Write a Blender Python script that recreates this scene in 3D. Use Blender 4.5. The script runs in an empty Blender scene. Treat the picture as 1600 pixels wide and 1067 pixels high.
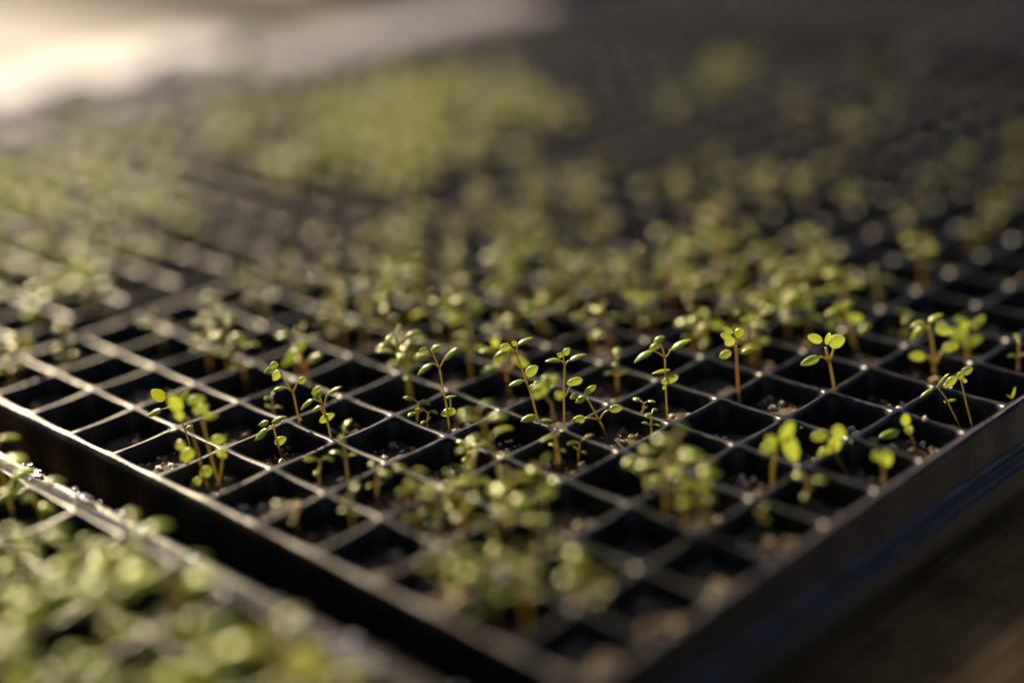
import bpy, math, random
import numpy as np
from mathutils import Vector, Matrix

SC = bpy.context.scene
COL = SC.collection
rng = random.Random(11)

# ------------------------------------------------------------------ camera
PITCH = 0.022                       # cell pitch of the plug trays (m)
FPX = 2471.467                      # focal length in pixels of the 1600 px wide photograph
CAM = Vector((0.3614056, -0.20127179, 0.18540748))
def rotvec(w):
    a = np.array(w); th = np.linalg.norm(a); k = a / th
    K = np.array([[0, -k[2], k[1]], [k[2], 0, -k[0]], [-k[1], k[0], 0]])
    return np.eye(3) + math.sin(th) * K + (1 - math.cos(th)) * K @ K
RM = rotvec((-1.10914431, -0.497358760, -0.641981554))      # world -> camera
cam = bpy.data.cameras.new('camera'); cam_o = bpy.data.objects.new('camera', cam); COL.objects.link(cam_o)
cam.sensor_width = 36.0
cam.lens = FPX * 36.0 / 1600.0
cam.clip_start = 0.01; cam.clip_end = 200
m4 = Matrix([list(RM[:, i]) + [0] for i in range(3)] + [[0, 0, 0, 1]])
m4.translation = CAM
cam_o.matrix_world = m4
cam.dof.use_dof = True
cam.dof.focus_distance = 0.443
cam.dof.aperture_fstop = 1.95
SC.camera = cam_o

# ------------------------------------------------------------------ world and sun
SUN_AZ = 165.0; SUN_EL = 24.5
W = bpy.data.worlds.new('World'); SC.world = W; W.use_nodes = True
nt = W.node_tree
sky = nt.nodes.new('ShaderNodeTexSky'); sky.sky_type = 'NISHITA'; sky.sun_disc = False
sky.sun_elevation = math.radians(SUN_EL); sky.sun_rotation = math.radians(90 - SUN_AZ)
sky.air_density = 0.38; sky.dust_density = 1.6; sky.ozone_density = 0.0
nt.links.new(sky.outputs[0], nt.nodes['Background'].inputs[0])
nt.nodes['Background'].inputs[1].default_value = 0.05
sl = bpy.data.lights.new('sun', 'SUN'); so = bpy.data.objects.new('sun', sl); COL.objects.link(so)
sl.energy = 5.0; sl.angle = math.radians(0.5); sl.color = (1.0, 0.79, 0.50)
a, e = math.radians(SUN_AZ), math.radians(SUN_EL)
so.rotation_euler = Vector((math.cos(a) * math.cos(e), math.sin(a) * math.cos(e), math.sin(e))).to_track_quat('Z', 'Y').to_euler()
so.location = (-2, 0, 2)
SC.view_settings.view_transform = 'Standard'; SC.view_settings.look = 'None'
SC.view_settings.exposure = 1.7; SC.view_settings.gamma = 1.0
try:
    SC.cycles.use_denoising = True
    SC.cycles.sample_clamp_indirect = 4.0
    SC.cycles.max_bounces = 8
except Exception:
    pass

# ------------------------------------------------------------------ helpers
CR = Vector(RM[0]); FW = -Vector(RM[2])
HT = Vector((-FW.x, -FW.y, 0)).normalized()           # horizontal direction towards the viewer
RT = Vector((CR.x, CR.y, 0)).normalized()
TANP = -FW.z / math.hypot(FW.x, FW.y)
COSP = math.cos(math.atan(TANP))
SOIL_Z = -0.0070

def ray(px, py, z=0.0):
    d = Vector(RM.T @ np.array([(px - 800) / FPX, -(py - 533.5) / FPX, -1.0]))
    t = (z - CAM.z) / d.z
    return CAM + d * t
def pix(p):
    c = RM @ np.array(p - CAM)
    return 800 + FPX * c[0] / -c[2], 533.5 - FPX * c[1] / -c[2], -c[2]

def mesh_obj(name, verts, faces, mat, parent=None, smooth=True, mats=None, fm=None):
    me = bpy.data.meshes.new(name)
    me.from_pydata([tuple(v) for v in verts], [], faces)
    for m in (mats or [mat]): me.materials.append(m)
    if fm is not None: me.polygons.foreach_set('material_index', fm)
    if smooth: me.polygons.foreach_set('use_smooth', [True] * len(me.polygons))
    me.update()
    o = bpy.data.objects.new(name, me); COL.objects.link(o)
    if parent: o.parent = parent
    return o
def empty(name, loc, label=None, cat=None, group=None):
    o = bpy.data.objects.new(name, None); COL.objects.link(o)
    o.location = loc; o.empty_display_size = 0.005
    tag(o, label, cat, group); return o
def tag(o, label=None, cat=None, group=None, kind=None):
    for k, v in (('label', label), ('category', cat), ('group', group), ('kind', kind)):
        if v: o[k] = v
    return o

class MB:
    def __init__(s): s.v = []; s.f = []
    def add(s, v, f):
        n = len(s.v); s.v += [tuple(x) for x in v]; s.f += [tuple(i + n for i in q) for q in f]

def tube(pts, radii, sides=6):
    pts = [Vector(p) for p in pts]; vs = []; fs = []
    n = len(pts)
    up = Vector((0.3, 0.2, 0.9)).normalized()
    for i, p in enumerate(pts):
        t = (pts[min(i + 1, n - 1)] - pts[max(i - 1, 0)])
        t = t.normalized() if t.length > 1e-9 else Vector((0, 0, 1))
        u = t.cross(Vector((0.9, 0.31, 0.1)))
        if u.length < 1e-3: u = t.cross(up)
        u.normalize(); w = t.cross(u)
        for k in range(sides):
            an = 2 * math.pi * k / sides
            vs.append(p + (u * math.cos(an) + w * math.sin(an)) * radii[i])
    for i in range(n - 1):
        for k in range(sides):
            k2 = (k + 1) % sides
            fs.append((i * sides + k, i * sides + k2, (i + 1) * sides + k2, (i + 1) * sides + k))
    fs.append(tuple(range(sides - 1, -1, -1))); fs.append(tuple((n - 1) * sides + k for k in range(sides)))
    return vs, fs

def smooth_path(pts, n):
    """Catmull-Rom through pts, n samples"""
    P = [Vector(p) for p in pts]
    if len(P) == 2:
        return [P[0].lerp(P[1], i / (n - 1)) for i in range(n)]
    P = [P[0] * 2 - P[1]] + P + [P[-1] * 2 - P[-2]]
    out = []; m = len(P) - 3
    for i in range(n):
        u = i / (n - 1) * m; k = min(int(u), m - 1); t = u - k
        a, b, c, d = P[k:k + 4]
        out.append(0.5 * ((2 * b) + (c - a) * t + (2 * a - 5 * b + 4 * c - d) * t * t + (3 * b - a - 3 * c + d) * t ** 3))
    return out

def leaf_geo(B, T, nrm, width, arch, ns=8, nr=10, round_=0.0, cup=0.22, thick=0.09, twist=0.0):
    """a thin closed blade from B to T; arch lifts its middle, cup lets the edges droop"""
    B = Vector(B); T = Vector(T); ax = T - B
    L = ax.length; nrm = Vector(nrm)
    nrm = (nrm - ax * (nrm.dot(ax) / (L * L))).normalized()
    M = (B + T) / 2 + nrm * arch * 2
    vs = []; fs = []
    for i in range(ns + 1):
        t = i / ns
        c = B * (1 - t) ** 2 + M * 2 * t * (1 - t) + T * t * t
        tg = (M - B) * (1 - t) + (T - M) * t
        tg = tg.normalized() if tg.length > 1e-9 else ax.normalized()
        sd = tg.cross(nrm).normalized(); up = sd.cross(tg).normalized()
        ex = 0.78 - 0.36 * round_
        t_ = t ** (0.78 + 0.2 * round_)
        sh = (max(0.0, 1 - (2 * t_ - 1) ** 2)) ** ex
        w = width / 2 * max(sh, 0.04)
        th = width * thick * max(sh, 0.12) * 0.5
        tw = twist * (t - 0.5)
        for k in range(nr):
            an = 2 * math.pi * k / nr
            x = math.cos(an); y = math.sin(an)
            crease = -0.10 * width * math.exp(-(x / 0.16) ** 2) if y > 0 else 0
            h = -cup * w * abs(x) ** 1.8 + th * y + crease * 0.35 * max(sh, .1) + tw * x * w
            vs.append(c + sd * x * w + up * h)
    for i in range(ns):
        for k in range(nr):
            k2 = (k + 1) % nr
            fs.append((i * nr + k, (i + 1) * nr + k, (i + 1) * nr + k2, i * nr + k2))
    fs.append(tuple(range(nr))); fs.append(tuple(ns * nr + k for k in range(nr - 1, -1, -1)))
    return vs, fs

# ------------------------------------------------------------------ materials
def newmat(name):
    m = bpy.data.materials.new(name); m.use_nodes = True
    n = m.node_tree; b = n.nodes['Principled BSDF']
    return m, n, b
def noise(n, scale, detail=4, co=None, rough=0.55):
    x = n.nodes.new('ShaderNodeTexNoise'); x.inputs['Scale'].default_value = scale
    x.inputs['Detail'].default_value = detail; x.inputs['Roughness'].default_value = rough
    if co: n.links.new(co, x.inputs['Vector'])
    return x
def ramp(n, fac, stops):
    r = n.nodes.new('ShaderNodeValToRGB'); n.links.new(fac, r.inputs[0])
    while len(r.color_ramp.elements) < len(stops): r.color_ramp.elements.new(0.5)
    for el, (p, c) in zip(r.color_ramp.elements, stops):
        el.position = p; el.color = (*c, 1) if len(c) == 3 else c
    return r
def geo_pos(n):
    g = n.nodes.new('ShaderNodeNewGeometry'); return g.outputs['Position']
def bump(n, b, h, strength, dist):
    x = n.nodes.new('ShaderNodeBump'); x.inputs['Strength'].default_value = strength
    x.inputs['Distance'].default_value = dist
    n.links.new(h, x.inputs['Height']); n.links.new(x.outputs[0], b.inputs['Normal'])
    return x

def plastic(name, streak=False, dusty=False):
    m, n, b = newmat(name)
    pos = geo_pos(n)
    n1 = noise(n, 260, 5, pos); n2 = noise(n, 2600, 3, pos)
    dust = ramp(n, n1.outputs[0], [(0.50, (0, 0, 0)), (0.78, (1, 1, 1))])
    mix = n.nodes.new('ShaderNodeMix'); mix.data_type = 'RGBA'
    n.links.new(dust.outputs[0], mix.inputs[0])
    mix.inputs[6].default_value = (0.004, 0.004, 0.004, 1) if streak else (0.006, 0.006, 0.006, 1)
    mix.inputs[7].default_value = (0.012, 0.011, 0.010, 1) if streak else (0.028, 0.025, 0.021, 1)
    col = mix.outputs[2]
    if dusty:                                          # dry soil dust settled on the level faces
        g = n.nodes.new('ShaderNodeNewGeometry'); sp = n.nodes.new('ShaderNodeSeparateXYZ'); n.links.new(g.outputs['True Normal'], sp.inputs[0])
        md = n.nodes.new('ShaderNodeMapRange'); n.links.new(sp.outputs['Z'], md.inputs[0]); md.inputs[1].default_value = 0.93; md.inputs[2].default_value = 0.995
        n5 = noise(n, 90, 6, pos, 0.7); rd = ramp(n, n5.outputs[0], [(0.30, (0.35, 0.35, 0.35)), (0.62, (1, 1, 1))])
        ml = n.nodes.new('ShaderNodeMath'); ml.operation = 'MULTIPLY'; n.links.new(md.outputs[0], ml.inputs[0]); n.links.new(rd.outputs[0], ml.inputs[1])
        m2 = n.nodes.new('ShaderNodeMix'); m2.data_type = 'RGBA'; n.links.new(ml.outputs[0], m2.inputs[0]); n.links.new(col, m2.inputs[6])
        m2.inputs[7].default_value = (0.17, 0.145, 0.145, 1); col = m2.outputs[2]
    n.links.new(col, b.inputs['Base Color'])
    rr = n.nodes.new('ShaderNodeMapRange'); n.links.new(n1.outputs[0], rr.inputs[0])
    rr.inputs[1].default_value = 0.3; rr.inputs[2].default_value = 0.7
    rr.inputs[3].default_value = 0.30; rr.inputs[4].default_value = 0.44
    n.links.new(rr.outputs[0], b.inputs['Roughness'])
    b.inputs['Specular IOR Level'].default_value = (0.13 if dusty else 0.07) if streak else 0.19
    if streak:
        mp = n.nodes.new('ShaderNodeMapping'); mp.inputs['Scale'].default_value = (520, 520, 26)
        n.links.new(pos, mp.inputs[0]); n3 = noise(n, 1.0, 3, mp.outputs[0])
        bump(n, b, n3.outputs[0], 0.5, 0.0003)
    else:
        bump(n, b, n2.outputs[0], 0.25, 0.00012)
    return m
M_plastic = plastic('black_tray_plastic')
M_rim = plastic('black_rim_plastic', True, True)
M_rim_wet = plastic('wet_rim_plastic', True)

def soil_mat(name, c0, c1, sc):
    m, n, b = newmat(name); pos = geo_pos(n)
    n1 = noise(n, sc, 6, pos, 0.7)
    r = ramp(n, n1.outputs[0], [(0.35, c0), (0.68, c1)])
    n.links.new(r.outputs[0], b.inputs['Base Color']); b.inputs['Roughness'].default_value = 0.9
    bump(n, b, n1.outputs[0], 0.9, 0.001)
    return m
M_soil = soil_mat('potting_soil', (0.014, 0.009, 0.006), (0.085, 0.052, 0.030), 1100)
M_crumb = soil_mat('bark_crumbs', (0.09, 0.055, 0.025), (0.38, 0.24, 0.11), 260)
def plain(name, c, rough, var=0.25, sc=400):
    m, n, b = newmat(name); pos = geo_pos(n); n1 = noise(n, sc, 4, pos)
    r = ramp(n, n1.outputs[0], [(0.3, tuple(x * (1 - var) for x in c)), (0.7, tuple(min(1, x * (1 + var)) for x in c))])
    n.links.new(r.outputs[0], b.inputs['Base Color']); b.inputs['Roughness'].default_value = rough
    bump(n, b, n1.outputs[0], 0.3, 0.0004)
    return m
M_perlite = plain('perlite', (0.64, 0.52, 0.36), 0.7)

def leaf_mat(name, top, tip, trans, tfac=0.38, rough=0.30):
    m, n, b = newmat(name)
    oi = n.nodes.new('ShaderNodeObjectInfo'); tc = n.nodes.new('ShaderNodeTexCoord')
    n1 = noise(n, 420, 4, tc.outputs['Object']); n2 = noise(n, 1500, 3, tc.outputs['Object'])
    r = ramp(n, n1.outputs[0], [(0.32, top), (0.70, tip)])
    hsv = n.nodes.new('ShaderNodeHueSaturation')
    mr = n.nodes.new('ShaderNodeMapRange'); n.links.new(oi.outputs['Random'], mr.inputs[0])
    mr.inputs[3].default_value = 0.475; mr.inputs[4].default_value = 0.515
    mv = n.nodes.new('ShaderNodeMapRange'); n.links.new(oi.outputs['Random'], mv.inputs[0])
    mv.inputs[3].default_value = 1.2; mv.inputs[4].default_value = 0.75
    n.links.new(mr.outputs[0], hsv.inputs['Hue']); n.links.new(mv.outputs[0], hsv.inputs['Value'])
    n.links.new(r.outputs[0], hsv.inputs['Color']); n.links.new(hsv.outputs[0], b.inputs['Base Color'])
    b.inputs['Roughness'].default_value = rough; b.inputs['Specular IOR Level'].default_value = 0.42
    bump(n, b, n2.outputs[0], 0.35, 0.00018)
    t = n.nodes.new('ShaderNodeBsdfTranslucent'); t.inputs[0].default_value = (*trans, 1)
    mx = n.nodes.new('ShaderNodeMixShader'); mx.inputs[0].default_value = tfac
    n.links.new(b.outputs[0], mx.inputs[1]); n.links.new(t.outputs[0], mx.inputs[2])
    n.links.new(mx.outputs[0], n.nodes['Material Output'].inputs[0])
    return m
M_leaf = leaf_mat('seedling_leaf', (0.19, 0.27, 0.022), (0.40, 0.47, 0.07), (0.80, 0.86, 0.28), 0.44, 0.24)
M_leaf_y = leaf_mat('yellowed_leaf', (0.26, 0.29, 0.02), (0.37, 0.40, 0.03), (0.78, 0.82, 0.07))
M_leaf_b = leaf_mat('broad_leaf', (0.16, 0.245, 0.015), (0.33, 0.43, 0.045), (0.85, 0.92, 0.18), 0.48, 0.38)
M_leaf_l = leaf_mat('lime_leaf', (0.22, 0.26, 0.02), (0.40, 0.43, 0.05), (0.92, 0.93, 0.12), 0.48, 0.34)
def stem_mat(name, c0, c1, tr):
    m, n, b = newmat(name)
    tc = n.nodes.new('ShaderNodeTexCoord'); n1 = noise(n, 300, 3, tc.outputs['Object'])
    r = ramp(n, n1.outputs[0], [(0.3, c0), (0.7, c1)])
    n.links.new(r.outputs[0], b.inputs['Base Color']); b.inputs['Roughness'].default_value = 0.4
    t = n.nodes.new('ShaderNodeBsdfTranslucent'); t.inputs[0].default_value = (*tr, 1)
    mx = n.nodes.new('ShaderNodeMixShader'); mx.inputs[0].default_value = 0.3
    n.links.new(b.outputs[0], mx.inputs[1]); n.links.new(t.outputs[0], mx.inputs[2])
    n.links.new(mx.outputs[0], n.nodes['Material Output'].inputs[0])
    return m
M_stem = stem_mat('tan_stem', (0.31, 0.21, 0.055), (0.43, 0.33, 0.09), (0.76, 0.62, 0.18))
M_stem_r = stem_mat('red_stem', (0.34, 0.18, 0.07), (0.43, 0.27, 0.11), (0.75, 0.46, 0.17))
M_stem_g = stem_mat('green_stem', (0.22, 0.20, 0.05), (0.34, 0.29, 0.08), (0.65, 0.55, 0.15))

def wood_mat(name, c0, c1, rough):
    m, n, b = newmat(name); pos = geo_pos(n)
    mp = n.nodes.new('ShaderNodeMapping'); mp.inputs['Scale'].default_value = (140, 9, 140); n.links.new(pos, mp.inputs[0])
    n1 = noise(n, 1.0, 5, mp.outputs[0], 0.65); n2 = noise(n, 45, 5, pos, 0.65)
    mu = n.nodes.new('ShaderNodeMath'); mu.operation = 'MULTIPLY'
    n.links.new(n1.outputs[0], mu.inputs[0]); n.links.new(n2.outputs[0], mu.inputs[1])
    r = ramp(n, mu.outputs[0], [(0.12, c0), (0.42, c1)])
    n.links.new(r.outputs[0], b.inputs['Base Color']); b.inputs['Roughness'].default_value = rough
    b.inputs['Specular IOR Level'].default_value = 0.1
    bump(n, b, n1.outputs[0], 0.5, 0.0006)
    return m
M_wood = wood_mat('stained_bench_wood', (0.12, 0.062, 0.020), (0.38, 0.21, 0.08), 0.85)
M_wood_dark = wood_mat('darkened_wood', (0.012, 0.009, 0.008), (0.035, 0.026, 0.022), 0.9)  # near-black tone so the added second bench stands in for a dark area
M_wood_rail = wood_mat('grey_rail_wood', (0.15, 0.142, 0.19), (0.23, 0.22, 0.285), 0.75)

def ground_mat():
    m, n, b = newmat('pale_gravel_ground'); pos = geo_pos(n)
    n1 = noise(n, 1.6, 4, pos); n2 = noise(n, 38, 5, pos, 0.7)
    r = ramp(n, n1.outputs[0], [(0.35, (0.16, 0.15, 0.155)), (0.65, (0.21, 0.198, 0.205))])
    mx = n.nodes.new('ShaderNodeMix'); mx.data_type = 'RGBA'; mx.blend_type = 'MULTIPLY'; mx.inputs[0].default_value = 0.5
    n.links.new(r.outputs[0], mx.inputs[6]); n.links.new(n2.outputs[1], mx.inputs[7])
    n.links.new(r.outputs[0], b.inputs['Base Color']); b.inputs['Roughness'].default_value = 0.9
    bump(n, b, n2.outputs[0], 0.6, 0.01)
    return m
M_ground = ground_mat()
m, n, b = newmat('frost_cloth'); M_cloth = m
cn = noise(n, 900, 3, geo_pos(n)); b.inputs['Base Color'].default_value = (0.29, 0.295, 0.38, 1); b.inputs['Roughness'].default_value = 0.8
bump(n, b, cn.outputs[0], 0.2, 0.0003)
m, n, b = newmat('water'); M_water = m
b.inputs['Base Color'].default_value = (1, 1, 1, 1); b.inputs['Roughness'].default_value = 0.03
b.inputs['IOR'].default_value = 1.33; b.inputs['Transmission Weight'].default_value = 1.0

# ------------------------------------------------------------------ ground and bench
BENCH_Z = -0.040
GROUND_Z = -0.78
gx = [(-60, -60), (60, -60), (60, 60), (-60, 60)]
ND = 24
gv = []; gf = []
for j in range(ND + 1):
    for i in range(ND + 1):
        x = -60 + 120 * i / ND; y = -60 + 120 * j / ND
        gv.append((x, y, GROUND_Z + 0.02 * math.sin(x * 0.9 + y * 0.4) * math.cos(y * 0.7)))
for j in range(ND):
    for i in range(ND):
        a0 = j * (ND + 1) + i; gf.append((a0, a0 + 1, a0 + ND + 2, a0 + ND + 1))
tag(mesh_obj('ground', gv, gf, M_ground), kind='structure')

def box_geo(x0, x1, y0, y1, z0, z1, bev=0.0015, seg=1, wob=0.0):
    """a box with chamfered long top edges, divided along y"""
    prof = [(x0, z0), (x1, z0), (x1, z1 - bev), (x1 - bev, z1), (x0 + bev, z1), (x0, z1 - bev)]
    vs = []; fs = []; k = len(prof)
    for s in range(seg + 1):
        y = y0 + (y1 - y0) * s / seg
        dz = rng.uniform(-wob, wob)
        vs += [(x, y, z + dz) for x, z in prof]
    for s in range(seg):
        for i in range(k):
            i2 = (i + 1) % k
            fs.append((s * k + i, s * k + i2, (s + 1) * k + i2, (s + 1) * k + i))
    fs.append(tuple(range(k - 1, -1, -1))); fs.append(tuple(seg * k + i for i in range(k)))
    return vs, fs
BX0, BX1, BY0, BY1 = -20.2 * PITCH, 9.35 * PITCH, -1.2, 1.9
bench = empty('potting_bench', (0, 0, 0), 'long dark stained wooden bench carrying the black seedling trays', 'bench')
npl = 6; pw = (BX1 - BX0) / npl
for i in range(npl):
    v, f = box_geo(BX0 + i * pw + 0.002, BX0 + (i + 1) * pw - 0.002, BY0, BY1, BENCH_Z - 0.022, BENCH_Z + rng.uniform(-0.0006, 0), 0.002, 30, 0.0003)
    mesh_obj('plank', v, f, M_wood, bench, smooth=False)
for y in (-1.1, 0.0, 0.95, 1.8):
    v, f = box_geo(BX0 + 0.02, BX1 - 0.02, y - 0.03, y + 0.03, BENCH_Z - 0.085, BENCH_Z - 0.0235)
    mesh_obj('crossbeam', v, f, M_wood, bench, smooth=False)
    for x in (BX0 + 0.06, BX1 - 0.06):
        v, f = box_geo(x - 0.03, x + 0.03, y - 0.027, y + 0.027, GROUND_Z - 0.03, BENCH_Z - 0.086)
        mesh_obj('leg', v, f, M_wood, bench, smooth=False)
v, f = box_geo(BX0 - 0.075, BX0 - 0.003, BY0, BY1, BENCH_Z - 0.07, BENCH_Z + 0.022, 0.004, 30, 0.0004)
mesh_obj('side_rail', v, f, M_wood_rail, bench, smooth=False)['label'] = 'pale grey rail along the far side'

added_bench = empty('potting_bench', (0, 0, 0), 'added second bench beyond the pale rail, put in to darken the top edge', 'bench')  # bench added to darken the far area behind the rail
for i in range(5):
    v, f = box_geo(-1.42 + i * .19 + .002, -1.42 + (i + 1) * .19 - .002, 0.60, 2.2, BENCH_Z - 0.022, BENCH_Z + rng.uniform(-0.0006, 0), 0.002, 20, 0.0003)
    mesh_obj('plank', v, f, M_wood_dark, added_bench, smooth=False)
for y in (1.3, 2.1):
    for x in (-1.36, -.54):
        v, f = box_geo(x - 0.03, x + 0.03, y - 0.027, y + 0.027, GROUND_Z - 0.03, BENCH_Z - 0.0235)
        mesh_obj('leg', v, f, M_wood_dark, added_bench, smooth=False)

# ------------------------------------------------------------------ plug trays
NS = 6
def rr_dist(ux, uy, a, r):
    """distance from the centre to a rounded square (half width a, corner radius r) along (ux,uy)"""
    ux, uy = abs(ux), abs(uy)
    if ux < uy: ux, uy = uy, ux
    d = a / ux
    if uy * d > a - r:
        c = a - r; bq = ux * c + uy * c; cc = 2 * c * c - r * r
        L2 = ux * ux + uy * uy
        d = (bq + math.sqrt(max(bq * bq - L2 * cc, 0))) / L2
    return d
SIDE_PTS = []                                     # (u, v, t) around a unit cell, t = 0..1 along its side
for s in range(4):
    for i in range(NS):
        t = i / NS
        SIDE_PTS.append([(t, 0, t), (1, t, t), (1 - t, 1, t), (0, 1 - t, t)][s])
LOOPS = [(0.0, 0.00001, -0.00012), (0.00050, 0.0006, 0.0), (0.00080, 0.0012, -0.0003), (0.00100, 0.0018, -0.0011),
         (0.0019, 0.0030, -0.0080), (0.0050, 0.0035, -0.036)]
def sag(t): return -0.00036 * math.sin(math.pi * t) ** 1.3 if 0 < t < 1 else 0.0

PROF = {
 'plain': [(0.9, 0.1), (1.6, -0.6), (2.0, -2.0), (2.3, -6), (2.6, -12), (3.0, -19), (3.6, -20), (6.0, -20.3), (7.0, -20.4), (7.4, -21), (7.5, -24), (7.6, -30)],
 'lip':   [(0.8, 0.0), (1.5, -0.6), (1.9, -1.6), (2.1, -3.5), (2.5, -11.6), (2.8, -12.6), (3.9, -12.9), (4.5, -13.5), (4.8, -15.6), (6.1, -16.0), (6.7, -16.9), (6.9, -24)],
 'slope': [(0.9, 0.0), (1.7, -0.8), (2.1, -2.0), (2.6, -3.0), (3.6, -3.4), (6.0, -4.1), (8.6, -4.7), (9.3, -4.2), (9.9, -4.7), (10.2, -7), (10.4, -13), (10.7, -24)],
 'ledge': [(0.9, 0.0), (1.7, -0.8), (2.1, -2.0), (2.6, -3.0), (3.6, -3.4), (6.0, -3.5), (9.8, -3.6), (10.5, -3.0), (11.1, -3.6), (11.2, -6), (11.3, -12), (11.5, -24)],
}
FADE = [1.0, 0.8, 0.5, 0.2] + [0] * 8

soil_variants = []
def soil_mesh(seed):
    r = random.Random(seed); N = 8; hw = 0.0093
    vs = []; fs = []
    ph = [r.uniform(0, 6) for _ in range(4)]; tl = r.uniform(-.12, .12), r.uniform(-.12, .12)
    for j in range(N + 1):
        for i in range(N + 1):
            u = -1 + 2 * i / N; w = -1 + 2 * j / N
            z = 0.0007 * (math.sin(3 * u + ph[0]) * math.cos(2.6 * w + ph[1])) + r.uniform(-.00045, .00045) + 0.001 * (1 - u * u) * (1 - w * w)
            z += (u * tl[0] + w * tl[1]) * 0.009
            vs.append((u * hw, w * hw, z))
    for j in range(N):
        for i in range(N):
            a0 = j * (N + 1) + i; fs.append((a0, a0 + 1, a0 + N + 2, a0 + N + 1))
    ring = [i for i in range(N)] + [N + j * (N + 1) for j in range(N)] + [N * (N + 1) + N - i for i in range(N)] + [(N - j) * (N + 1) for j in range(N)]
    n0 = len(vs)
    for q in ring: vs.append((vs[q][0] * 0.8, vs[q][1] * 0.8, -0.022))
    for i in range(len(ring)):
        i2 = (i + 1) % len(ring); fs.append((ring[i2], ring[i], n0 + i, n0 + i2))
    return vs, fs
soil_me = []
for s in range(8):
    v, f = soil_mesh(s); me = bpy.data.meshes.new('soil_plug'); me.from_pydata(v, [], f); me.materials.append(M_soil)
    me.polygons.foreach_set('use_smooth', [True] * len(me.polygons)); soil_me.append(me)

def icos(r, rnd, sq):
    t = (1 + 5 ** .5) / 2
    vv = [(-1, t, 0), (1, t, 0), (-1, -t, 0), (1, -t, 0), (0, -1, t), (0, 1, t), (0, -1, -t), (0, 1, -t), (t, 0, -1), (t, 0, 1), (-t, 0, -1), (-t, 0, 1)]
    ff = [(0, 11, 5), (0, 5, 1), (0, 1, 7), (0, 7, 10), (0, 10, 11), (1, 5, 9), (5, 11, 4), (11, 10, 2), (10, 7, 6), (7, 1, 8), (3, 9, 4), (3, 4, 2), (3, 2, 6), (3, 6, 8), (3, 8, 9), (4, 9, 5), (2, 4, 11), (6, 2, 10), (8, 6, 7), (9, 8, 1)]
    sc = Vector((rnd.uniform(.7, 1.4), rnd.uniform(.7, 1.3), rnd.uniform(*sq)))
    q = Matrix.Rotation(rnd.uniform(0, 6.28), 3, Vector((rnd.uniform(-1, 1), rnd.uniform(-1, 1), rnd.uniform(-1, 1) + .01)).normalized())
    out = []
    for a_ in vv:
        p = Vector(a_) * (r / 1.9) * rnd.uniform(.75, 1.25)
        out.append(q @ Vector((p.x * sc.x, p.y * sc.y, p.z * sc.z)))
    return out, ff

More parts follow.
